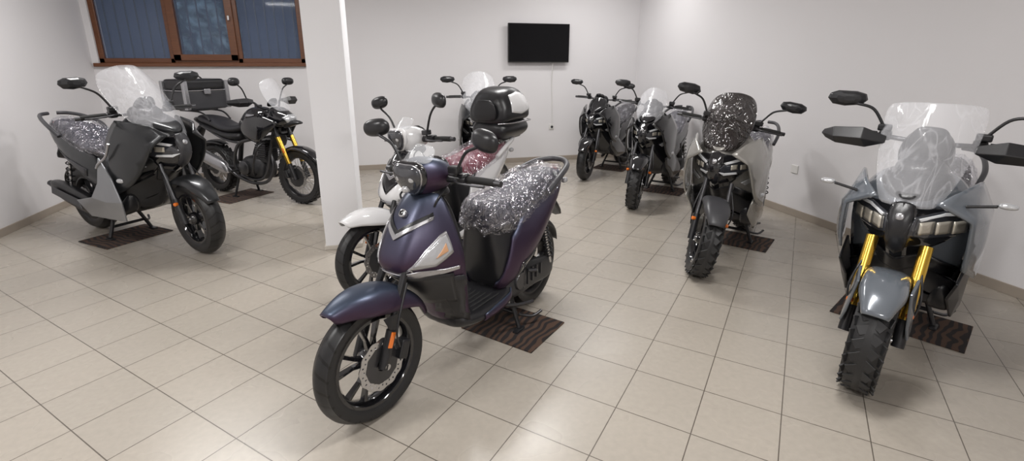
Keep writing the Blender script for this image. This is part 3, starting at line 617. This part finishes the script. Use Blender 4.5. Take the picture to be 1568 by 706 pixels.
# ---------------------------------------------------------------- adventure motorcycle
def moto(name,loc,head,sc=1):
    global P
    root=empty(name,None);st=steer_empty(root,3,-.33,.9,25);P=st
    Rf=.315
    wheel('front_wheel',0,Rf,Rf,.10,.235,BLK,'wire',True,True,.14,-1)
    tube('fork_lower_leg',[(.01,.095,Rf-.02),(-.06,.095,.47)],.027,BLK,mir=True,smooth=False,seg=14)
    tube('fork_leg',[(-.05,.095,.45),(-.19,.095,.76)],.025,GOLD,mir=True,smooth=False,seg=16)
    tube('fork_upper',[(-.18,.095,.74),(-.31,.095,1.03)],.024,BLK,mir=True,smooth=False,seg=16)
    box('fork_reflector',(-.1,-.125,.62),(.02,.006,.05),ORG,.003,(0,R(-24),0))
    tube('axle',[(0,-.12,Rf),(0,.12,Rf)],.014,MET,smooth=False)
    fender('front_fender',0,Rf,.36,.35,25,150,.07,.05,BLKG,.005,.5)
    box('triple_clamp',(-.27,0,.93),(.06,.24,.035),BLK,.01,(0,R(-25),0));box('triple_clamp_top',(-.315,0,1.035),(.06,.24,.03),BLK,.01,(0,R(-25),0))
    tube('handlebar',[(-.50,.36,1.14),(-.42,.2,1.15),(-.36,.1,1.07),(-.36,-.1,1.07),(-.42,-.2,1.15),(-.50,-.36,1.14)],.012,BLK)
    tube('grip',[(-.46,.27,1.145),(-.51,.39,1.14)],.018,RUB,mir=True,smooth=False,seg=14)
    tube('clutch_lever',[(-.42,.24,1.15),(-.40,.3,1.15),(-.43,.39,1.14)],.007,STEEL,mir=True)
    facet('hand_guard',[(-.38,.2,1.17),(-.36,.29,1.19),(-.38,.39,1.185),(-.49,.435,1.165),(-.38,.2,1.135),(-.335,.29,1.145),(-.35,.39,1.145),(-.48,.445,1.14),(-.38,.27,1.10),(-.38,.38,1.10),(-.47,.43,1.12)],
          [(0,1,5,4),(1,2,6,5),(2,3,7,6),(4,5,8),(5,6,9,8),(6,7,10,9)],BLK,.01)
    for s in(1,-1):mirror(s,(-.44,.22,1.16),(-.44,.36,1.36),OUT_R,sc=.9,yaw=10)
    P=root
    n=body('headlamp_fairing',[((.0,.985),(-.02,.93),.03,.05,.04),((-.08,1.03),(-.1,.88),.07,.10,.08),((-.2,1.09),(-.22,.87),.09,.14,.11),((-.33,1.1),(-.35,.9),.09,.13,.1)],BLKG,2,cr=(.3,.3,.3))
    body('beak',[((.12,.93),(.11,.915),.02,.03,.02),((.02,.965),(.0,.90),.04,.06,.05),((-.15,.93),(-.17,.84),.05,.08,.07)],BLK,2)
    decal('headlamp_lens',n,[(0,.925),(.06,.93),(.085,.98),(.04,1.01),(0,1.01)],'f',CLENS,.004,.01)
    screen('windscreen',[(-.10,1.05,.09,.04,0),(-.16,1.15,.14,.07,0),(-.23,1.27,.145,.07,.01),(-.29,1.37,.12,.06,.02),(-.30,1.395,.08,.03,.02)],GLASSW,.004)
    body('instrument_cluster',[((-.27,1.18),(-.32,1.08),.05,.08,.07),((-.30,1.19),(-.35,1.09),.05,.08,.07)],BLKG,1)
    tk=body('fuel_tank',[((-.36,1.02),(-.36,.80),.07,.11,.09),((-.45,1.08),(-.45,.78),.11,.175,.12),((-.60,1.09),(-.6,.80),.12,.185,.12),((-.74,1.0),(-.74,.80),.09,.14,.1),((-.84,.90),(-.84,.80),.06,.09,.08)],BLKG,2,cr=(0,.3,0))
    facet('tank_shroud',[(-.10,.13,.93),(-.30,.19,1.02),(-.52,.215,.98),(-.28,.225,.86),(-.50,.235,.84),(-.70,.185,.86),(-.36,.21,.70),(-.56,.20,.73)],[(0,1,3),(1,2,4,3),(2,5,4),(3,4,7,6),(4,5,7),(0,3,6)],BLKG,.012,soft=True)
    decal('tank_badge',tk,[(-.47,1.0),(-.60,1.01),(-.60,.985),(-.48,.975)],'s',SILV,.003,.004)
    tube('fuel_cap',[(-.55,0,1.075),(-.55,0,1.1)],.04,STEEL,smooth=False,seg=24)
    sr=[((-.74,.92),(-.74,.82),.06,.09,.08),((-.86,.86),(-.86,.78),.10,.13,.12),((-1.02,.85),(-1.02,.77),.12,.155,.13),((-1.16,.88),(-1.17,.79),.12,.15,.13),((-1.24,.93),(-1.26,.82),.115,.14,.12),((-1.45,.95),(-1.45,.86),.10,.12,.11),((-1.6,.95),(-1.6,.89),.07,.09,.08)]
    body('seat',sr,SEAT,3)
    body('tail_section',[((-.8,.80),(-.82,.66),.09,.12,.1),((-1.0,.79),(-1.02,.66),.11,.15,.12),((-1.3,.84),(-1.3,.74),.1,.14,.1),((-1.6,.91),(-1.6,.84),.06,.09,.07),((-1.72,.92),(-1.72,.88),.03,.05,.04)],BLK,2,cr=(0,.4,0))
    tube('frame_spar',[(-.30,.05,.93),(-.45,.13,.76),(-.78,.14,.66),(-.92,.13,.45),(-.9,.12,.3)],.02,STEEL,mir=True)
    tube('frame_down_tube',[(-.30,.04,.85),(-.36,.07,.6),(-.45,.10,.32),(-.6,.11,.24),(-.88,.11,.27)],.017,STEEL,mir=True)
    tube('subframe',[(-.80,.12,.66),(-1.1,.12,.7),(-1.5,.1,.84)],.013,STEEL,mir=True)
    tube('crash_bar',[(-.36,.1,.72),(-.34,.24,.66),(-.4,.27,.5),(-.5,.22,.36),(-.6,.12,.3)],.012,BLK,mir=True)
    body('crankcase',[((-.46,.46),(-.48,.26),.08,.11,.09),((-.56,.52),(-.56,.23),.12,.155,.12),((-.72,.52),(-.72,.23),.13,.165,.12),((-.88,.48),(-.88,.27),.10,.13,.1)],CASTM,2,cr=(.3,.3,.3))
    lathe('clutch_cover',[(0,-.19),(.07,-.188),(.085,-.175),(.085,-.14)],STEEL,(-.72,0,.38),32,False)
    bm=bmesh.new()
    for k in range(8):addbox(bm,(-.52+.005*k,0,.50+.026*k),(.17,.2,.01))
    bm2('cylinder_fins',bm,STEEL,False)
    box('cylinder_barrel',(-.5,0,.58),(.14,.17,.26),CASTM,.01)
    body('radiator',[((-.26,.80),(-.28,.80),.12,.13,.12),((-.30,.6),(-.32,.6),.12,.13,.12)],BLK,1)
    tube('exhaust_header',[(-.42,-.04,.58),(-.36,-.06,.42),(-.44,-.09,.24),(-.65,-.12,.2),(-.9,-.14,.27),(-1.02,-.16,.37)],.019,STEEL)
    body('muffler',[((-1.0,.40),(-.97,.28),.03,.035,.03,-.17),((-1.1,.47),(-1.05,.29),.045,.055,.045,-.18),((-1.5,.60),(-1.46,.44),.045,.055,.045,-.2),((-1.56,.60),(-1.53,.50),.03,.035,.03,-.2)],SILV,2)
    wheel('rear_wheel',-1.40,.305,.305,.13,.215,BLK,'wire',True,True,.11,-1)
    tube('swingarm',[(-.88,.1,.38),(-1.15,.11,.34),(-1.42,.11,.305)],.026,CASTM,mir=True)
    tube('chain',[(-.88,.115,.41),(-1.40,.085,.375)],.009,STEEL,smooth=False);tube('chain_lower',[(-.88,.115,.33),(-1.40,.085,.24)],.009,STEEL,smooth=False)
    lathe('sprocket',[(.03,.083),(.085,.083),(.085,.089),(.03,.089)],MET,(-1.4,0,.305),24)
    tube('shock',[(-1.0,0,.42),(-.92,0,.68)],.028,BLK,smooth=False)
    fender('rear_hugger',-1.4,.305,.345,.35,60,150,.08,.04,BLK)
    body('license_bracket',[((-1.62,.86),(-1.56,.8),.05,.06,.06),((-1.78,.66),(-1.74,.64),.05,.06,.06),((-1.84,.50),(-1.82,.50),.06,.07,.06)],BLK,1)
    tube('foot_peg',[(-.86,.13,.34),(-.87,.24,.34)],.014,STEEL,mir=True,smooth=False)
    tube('centre_stand',[(-.95,.08,.25),(-.95,.13,.12),(-.96,.16,.02)],.014,BLK,mir=True)
    box('centre_stand_foot',(-.95,.165,.012),(.09,.035,.016),BLK,.005,mir=True)
    tube('rack_rail',[(-1.25,.13,.9),(-1.4,.13,.99),(-1.8,.12,1.0)],.011,BLK,mir=True)
    box('rack_plate',(-1.6,0,1.01),(.3,.26,.015),BLK,.005)
    box('top_case_lower',(-1.63,0,1.13),(.40,.50,.23),DGR,.025)
    box('top_case_lid',(-1.63,0,1.31),(.41,.51,.13),BLK,.035)
    bm=bmesh.new()
    for x in(-1.835,-1.425):
        for y in(-.255,.255):addbox(bm,(x,y,1.19),(.05,.05,.33))
    addbox(bm,(-1.63,0,1.243),(.422,.522,.014))
    o=bm2('top_case_metal_corners',bm,SILV,False);bevmod(o,.008)
    box('top_case_lock',(-1.41,0,1.23),(.015,.08,.06),SILV,.005)
    tube('top_case_handle',[(-1.63,.1,1.375),(-1.63,.06,1.40),(-1.63,-.06,1.40),(-1.63,-.1,1.375)],.008,BLK)
    place(root,loc,head,sc)
# ---------------------------------------------------------------- bikes
B1=((-.115,2.0),222);B2=((-.10,3.2),225);B3=((1.15,5.85),260);B4=((2.68,6.15),222);B5=((2.66,4.72),222)
B6=((2.27,2.98),218);B7=((2.23,1.60),208);B8=((-1.54,4.45),320);B9=((-.93,5.87),320)
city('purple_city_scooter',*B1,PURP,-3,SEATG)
r2=city('white_city_scooter',*B2,WHITE,-14,SEATR,white=True,mz=.06)
topcase_round(r2)
adv('maxi_scooter_with_windscreen',*B3,DGRP,0,shieldm=GLASSW,shield='maxi',sc=1.04,nf=.08,nose=DGRP,soft=True)
adv('black_sport_scooter',*B4,BLKG,8,shieldm=SMOKE,shield='low',sc=.98,wrap=True,soft=True)
adv('black_adventure_scooter',*B5,BLKG,12,shieldm=GLASSW,shield='mid',knob=True,seatm=SEATG,wide=.98,lowp=BLKG,tw=.125,soft=True)
adv('silver_crossover_scooter',*B6,CHAMP,24,shieldm=SMOKEW,shield='big',knob=True,fend=DGR,wide=1.12,paint2=CHAMP,lowp=CHAMP,seatm=SEATG,nose=CHAMP,beak=BLKG,tw=.14,soft=True)
adv('grey_adventure_scooter',*B7,GREY7,6,shieldm=GLASSW,shield='adv',knob=True,forkm=GOLD,guards=True,wide=1.10,stalks=True,paint2=GREY7,lowp=BLK,sc=1.0,lampm=STEEL,hz=1.18,mirh=(-.42,.37,1.36),nose=GREY7,beak=BLK,tw=.15,soft=True)
adv('grey_maxi_scooter',*B8,DGRP,-6,shieldm=GLASSW,shield='maxi',lowp=LGRP,seatm=SEATG,sc=1.1,mirh=(-.46,.36,1.30),nf=.1,nose=DGRP,hz=1.06,soft=True,paint2=DGR)
moto('black_adventure_motorcycle',*B9,1.0)
def fm(b,back,side=0,size=(.62,.42)):
    loc,head=b;a=R(head);f=Vector((math.cos(a),math.sin(a)));l=Vector((-f.y,f.x));c=Vector(loc)-f*back+l*side
    floor_mat((c.x,c.y),a+math.pi/2,size)
fm(B1,1.0,.1,(.50,.40));fm(B5,.98,.02,(.55,.4));fm(B6,.98,.05,(.55,.4));fm(B7,.95,0,(.66,.42));fm(B8,1.05,-.05,(.56,.46))
fm(B9,.95,-.1,(.6,.42));fm(B4,.96,0,(.5,.4));fm(B3,.98,0,(.5,.4));fm(B2,.96,0,(.5,.4))
P=None
# ---------------------------------------------------------------- room
XL,XR,YB,YF,H=-3.5,4.15,7.6,-2.6,3.0
def wallmat(name,c):
    m,nt,b=newmat(name);N=nt.nodes;L=nt.links
    tc=N.new('ShaderNodeTexCoord');n=N.new('ShaderNodeTexNoise');n.inputs['Scale'].default_value=1.2
    L.new(tc.outputs['Object'],n.inputs['Vector'])
    mx=N.new('ShaderNodeMix');mx.data_type='RGBA';mx.inputs[6].default_value=(*[x*.97 for x in c],1);mx.inputs[7].default_value=(*c,1)
    L.new(n.outputs['Fac'],mx.inputs[0]);L.new(mx.outputs[2],b.inputs['Base Color'])
    n2=N.new('ShaderNodeTexNoise');n2.inputs['Scale'].default_value=90;L.new(tc.outputs['Object'],n2.inputs['Vector'])
    bp=N.new('ShaderNodeBump');bp.inputs['Strength'].default_value=.15;bp.inputs['Distance'].default_value=.002
    L.new(n2.outputs['Fac'],bp.inputs['Height']);L.new(bp.outputs[0],b.inputs['Normal']);b.inputs['Roughness'].default_value=.85
    return m
WALL=wallmat('white_wall_paint',(.78,.765,.775))
WALL_LIT=wallmat('wall_paint_lit_copy',(.86,.86,.88))  # wall paint lightened for the pillar; light on it is put into colour
def floormat():
    m,nt,b=newmat('beige_ceramic_tiles');N=nt.nodes;L=nt.links
    tc=N.new('ShaderNodeTexCoord');mp=N.new('ShaderNodeMapping')
    mp.inputs['Rotation'].default_value=(0,0,R(45));mp.inputs['Location'].default_value=(-.120+.337*40,.337*40+.1,0)
    L.new(tc.outputs['Object'],mp.inputs[0])
    br=N.new('ShaderNodeTexBrick');br.offset=0;br.squash=1
    br.inputs['Scale'].default_value=1;br.inputs['Brick Width'].default_value=.337;br.inputs['Row Height'].default_value=.337
    br.inputs['Mortar Size'].default_value=.0024;br.inputs['Mortar Smooth'].default_value=.1;br.inputs['Bias'].default_value=0
    br.inputs['Color1'].default_value=(.47,.425,.365,1);br.inputs['Color2'].default_value=(.445,.405,.35,1);br.inputs['Mortar'].default_value=(.14,.12,.10,1)
    L.new(mp.outputs[0],br.inputs['Vector'])
    n=N.new('ShaderNodeTexNoise');n.inputs['Scale'].default_value=35;n.inputs['Detail'].default_value=6;L.new(tc.outputs['Object'],n.inputs['Vector'])
    mx=N.new('ShaderNodeMix');mx.data_type='RGBA';mx.blend_type='MULTIPLY';mx.inputs[0].default_value=.2
    L.new(br.outputs['Color'],mx.inputs[6]);L.new(n.outputs['Fac'],mx.inputs[7]);L.new(mx.outputs[2],b.inputs['Base Color'])
    n2=N.new('ShaderNodeTexNoise');n2.inputs['Scale'].default_value=3;L.new(tc.outputs['Object'],n2.inputs['Vector'])
    mr=N.new('ShaderNodeMapRange');mr.inputs[3].default_value=.24;mr.inputs[4].default_value=.31;L.new(n2.outputs['Fac'],mr.inputs[0]);L.new(mr.outputs[0],b.inputs['Roughness'])
    bp=N.new('ShaderNodeBump');bp.invert=True;bp.inputs['Strength'].default_value=.5;bp.inputs['Distance'].default_value=.003
    L.new(br.outputs['Fac'],bp.inputs['Height']);L.new(bp.outputs[0],b.inputs['Normal'])
    return m
def boxes(name,bs,mat,bev=0):
    bm=bmesh.new()
    for a,c in bs:
        addbox(bm,[(a[i]+c[i])/2 for i in range(3)],[c[i]-a[i] for i in range(3)])
    o=bm2(name,bm,mat,False)
    if bev:bevmod(o,bev)
    return o
T=.3
boxes('floor',[((XL-T,YF-T,-.1),(XR+T,YB+T,0))],floormat())
boxes('ceiling',[((XL-T,YF-T,H),(XR+T,YB+T,H+.1))],WALL)
wx0,wx1,wz0,wz1=-3.43,-.97,1.56,2.75
boxes('wall_back',[((XL-T,YB,0),(XR+T,YB+T,wz0)),((XL-T,YB,wz1),(XR+T,YB+T,H)),((XL-T,YB,wz0),(wx0,YB+T,wz1)),((wx1,YB,wz0),(XR+T,YB+T,wz1))],WALL)
boxes('wall_left',[((XL-T,YF,0),(XL,YB,H))],WALL)
boxes('wall_right',[((XR,YF,0),(XR+T,YB,H))],WALL)
boxes('wall_front',[((XL,YF-T,0),(XR,YF,H))],WALL)
px0,px1,py0,py1=-.54,-.25,4.24,5.0
boxes('wall_pillar',[((px0,py0,0),(px1,py1,H))],WALL_LIT)
BB=pbr('skirting_tile',(.36,.31,.26),.4)
b=.012;bh=.075
boxes('baseboard_back',[((XL,YB-b,0),(XR,YB,bh))],BB,.003)
boxes('baseboard_left',[((XL,YF,0),(XL+b,YB-b,bh))],BB,.003)
boxes('baseboard_right',[((XR-b,YF,0),(XR,YB-b,bh))],BB,.003)
BB2=pbr('pillar_skirting',(.6,.56,.5),.4)
boxes('baseboard_pillar',[((px0-b,py0-b,0),(px1+b,py0,bh*.5)),((px0-b,py0,0),(px0,py1,bh*.5)),((px1,py0,0),(px1+b,py1,bh*.5))],BB2,.003)
m,nt,bb=newmat('brown_wood_frame');N=nt.nodes;L=nt.links
tc=N.new('ShaderNodeTexCoord');w=N.new('ShaderNodeTexNoise');mp=N.new('ShaderNodeMapping');mp.inputs['Scale'].default_value=(3,3,30)
L.new(tc.outputs['Object'],mp.inputs[0]);L.new(mp.outputs[0],w.inputs['Vector']);w.inputs['Scale'].default_value=3
r=N.new('ShaderNodeValToRGB');r.color_ramp.elements[0].color=(.10,.035,.015,1);r.color_ramp.elements[1].color=(.20,.075,.03,1)
L.new(w.outputs['Fac'],r.inputs[0]);L.new(r.outputs[0],bb.inputs['Base Color']);bb.inputs['Roughness'].default_value=.35;WOOD=m
y0,y1=YB+.03,YB+.09
win=empty('window_1',None);P=win
f=.06
divs=[-3.43,-2.60,-1.79,-.97]
fr=[((wx0,y0,wz0),(wx1,y1,wz0+f)),((wx0,y0,wz1-f),(wx1,y1,wz1))]
for i,x in enumerate(divs):
    hw=f/2 if i in(1,2) else f
    a=x-(hw if i in(1,2) else (0 if i==0 else f));c=x+(hw if i in(1,2) else (f if i==0 else 0))
    fr.append(((a,y0,wz0),(c,y1,wz1)))
s0,s1=divs[1]+.02,divs[2]-.02
fr+= [((s0,y0-.03,wz0+.03),(s0+.09,y1,wz1-.03)),((s1-.09,y0-.03,wz0+.03),(s1,y1,wz1-.03)),((s0,y0-.03,wz0+.03),(s1,y1,wz0+.11)),((s0,y0-.03,wz1-.11),(s1,y1,wz1-.03))]
boxes('window_frame',fr,WOOD,.006)
boxes('window_handle',[((s1-.06,y0-.07,2.1),(s1-.035,y0-.03,2.16))],MET,.004)
boxes('window_sill',[((wx0-.04,YB-.06,wz0-.045),(wx1+.02,YB+.05,wz0))],WOOD,.006)
GL=pbr('window_glass',(.25,.33,.5),.05,alpha=.2)
boxes('window_glass',[((wx0,YB+.058,wz0),(wx1,YB+.062,wz1))],GL)
bars=[];x=wx0+.08
while x<wx1:
    bars.append(((x,YB+.2,wz0),(x+.016,YB+.216,wz1)));x+=.118
boxes('window_bars',bars,BLK)
BLUE=pbr('dusk_blue_backdrop',(.06,.08,.14),.8)  # blue planes added behind the outer panes to give their dusk tone
boxes('pane_backdrop_left',[((wx0,YB+.25,wz0),(divs[1],YB+.26,wz1))],BLUE)
boxes('pane_backdrop_right',[((divs[2],YB+.25,wz0),(wx1,YB+.26,wz1))],BLUE)
P=None
m,nt,bb=newmat('garden_foliage');N=nt.nodes;L=nt.links
tc=N.new('ShaderNodeTexCoord');n=N.new('ShaderNodeTexNoise');n.inputs['Scale'].default_value=5;n.inputs['Detail'].default_value=8
L.new(tc.outputs['Object'],n.inputs['Vector']);r=N.new('ShaderNodeValToRGB');r.color_ramp.elements[0].position=.42;r.color_ramp.elements[0].color=(.02,.045,.025,1)
r.color_ramp.elements[1].position=.66;r.color_ramp.elements[1].color=(.4,.5,.42,1);L.new(n.outputs['Fac'],r.inputs[0]);L.new(r.outputs[0],bb.inputs['Base Color'])
HEDGE=m
bm=bmesh.new();g=[[bm.verts.new((-4.5+.1*i,YB+1.6+.12*math.sin(i*1.7+j*.9)+.1*math.sin(j*2.3),.0+.1*j)) for i in range(50)] for j in range(38)]
for j in range(37):
    for i in range(49):bm.faces.new((g[j][i],g[j][i+1],g[j+1][i+1],g[j+1][i]))
bm2('garden_hedge',bm,HEDGE)
tv=empty('wall_tv',None);P=tv
SCR=pbr('tv_screen',(.003,.003,.004),.25,coat=.1,spec=.2)
BEZ=pbr('tv_bezel',(.006,.006,.006),.5)
boxes('tv_housing',[((1.93,7.5,1.57),(2.91,7.545,2.14))],BEZ,.006)
boxes('tv_panel',[((1.94,7.497,1.59),(2.90,7.501,2.13))],SCR)
boxes('tv_bracket',[((2.25,7.545,1.7),(2.6,7.6,2.0))],STEEL,.003)
P=None
WP=pbr('white_plastic',(.75,.74,.72),.4)
P=empty('power_cord',None);tube('cord',[(2.66,7.53,1.6),(2.665,7.585,1.3),(2.68,7.59,.9),(2.68,7.57,.58)],.006,WP);P=None
def sock(loc,rz):
    global P
    e=empty('wall_socket',None);P=e
    box('socket_plate',(0,0,0),(.085,.012,.085),WP,.004)
    tube('socket_ring',[(0,-.004,0),(0,-.016,0)],.032,WP,smooth=False,seg=24);tube('socket_recess',[(0,-.0161,0),(0,-.0163,0)],.022,DGR,smooth=False,seg=24)
    e.location=loc;e.rotation_euler=(0,0,rz);P=None
sock((2.68,7.594,.56),0);sock((XR-.006,4.09,.49),R(90))
FIX=pbr('lamp_housing',(.8,.8,.8),.4)
def lamp(x,y,p,sx=1.2,sy=.3,rot=0):
    global P
    e=empty('ceiling_lamp',None);P=e
    boxes('lamp_housing',[((-sx/2-.03,-sy/2-.03,.015),(sx/2+.03,sy/2+.03,.06))],FIX,.005)
    l=bpy.data.lights.new('lamp_light','AREA');l.shape='RECTANGLE';l.size=sx;l.size_y=sy;l.energy=p;l.color=(1,.982,.965)
    o=bpy.data.objects.new('lamp_light',l);COL.objects.link(o);o.parent=e
    e.location=(x,y,H-.06);e.rotation_euler=(0,0,rot);P=None
lamp(1.3,4.9,62);lamp(-1.9,5.2,48);lamp(1.3,1.6,46);lamp(-1.9,1.6,52);lamp(3.0,6.4,22);lamp(-.2,-1.2,58)
wd=bpy.data.worlds.new('dusk_world');scene.world=wd;wd.use_nodes=True
bg=wd.node_tree.nodes['Background'];bg.inputs[0].default_value=(.42,.56,.9,1);bg.inputs[1].default_value=1.3
cd=bpy.data.cameras.new('camera');cam=bpy.data.objects.new('camera',cd);COL.objects.link(cam)
cd.sensor_width=36;cd.lens=763/1600*36;cd.shift_y=-43/1600;cd.clip_start=.05
cam.location=(0,0,1.55);cam.rotation_euler=(R(90-15.9),0,R(-14.83))
scene.camera=cam
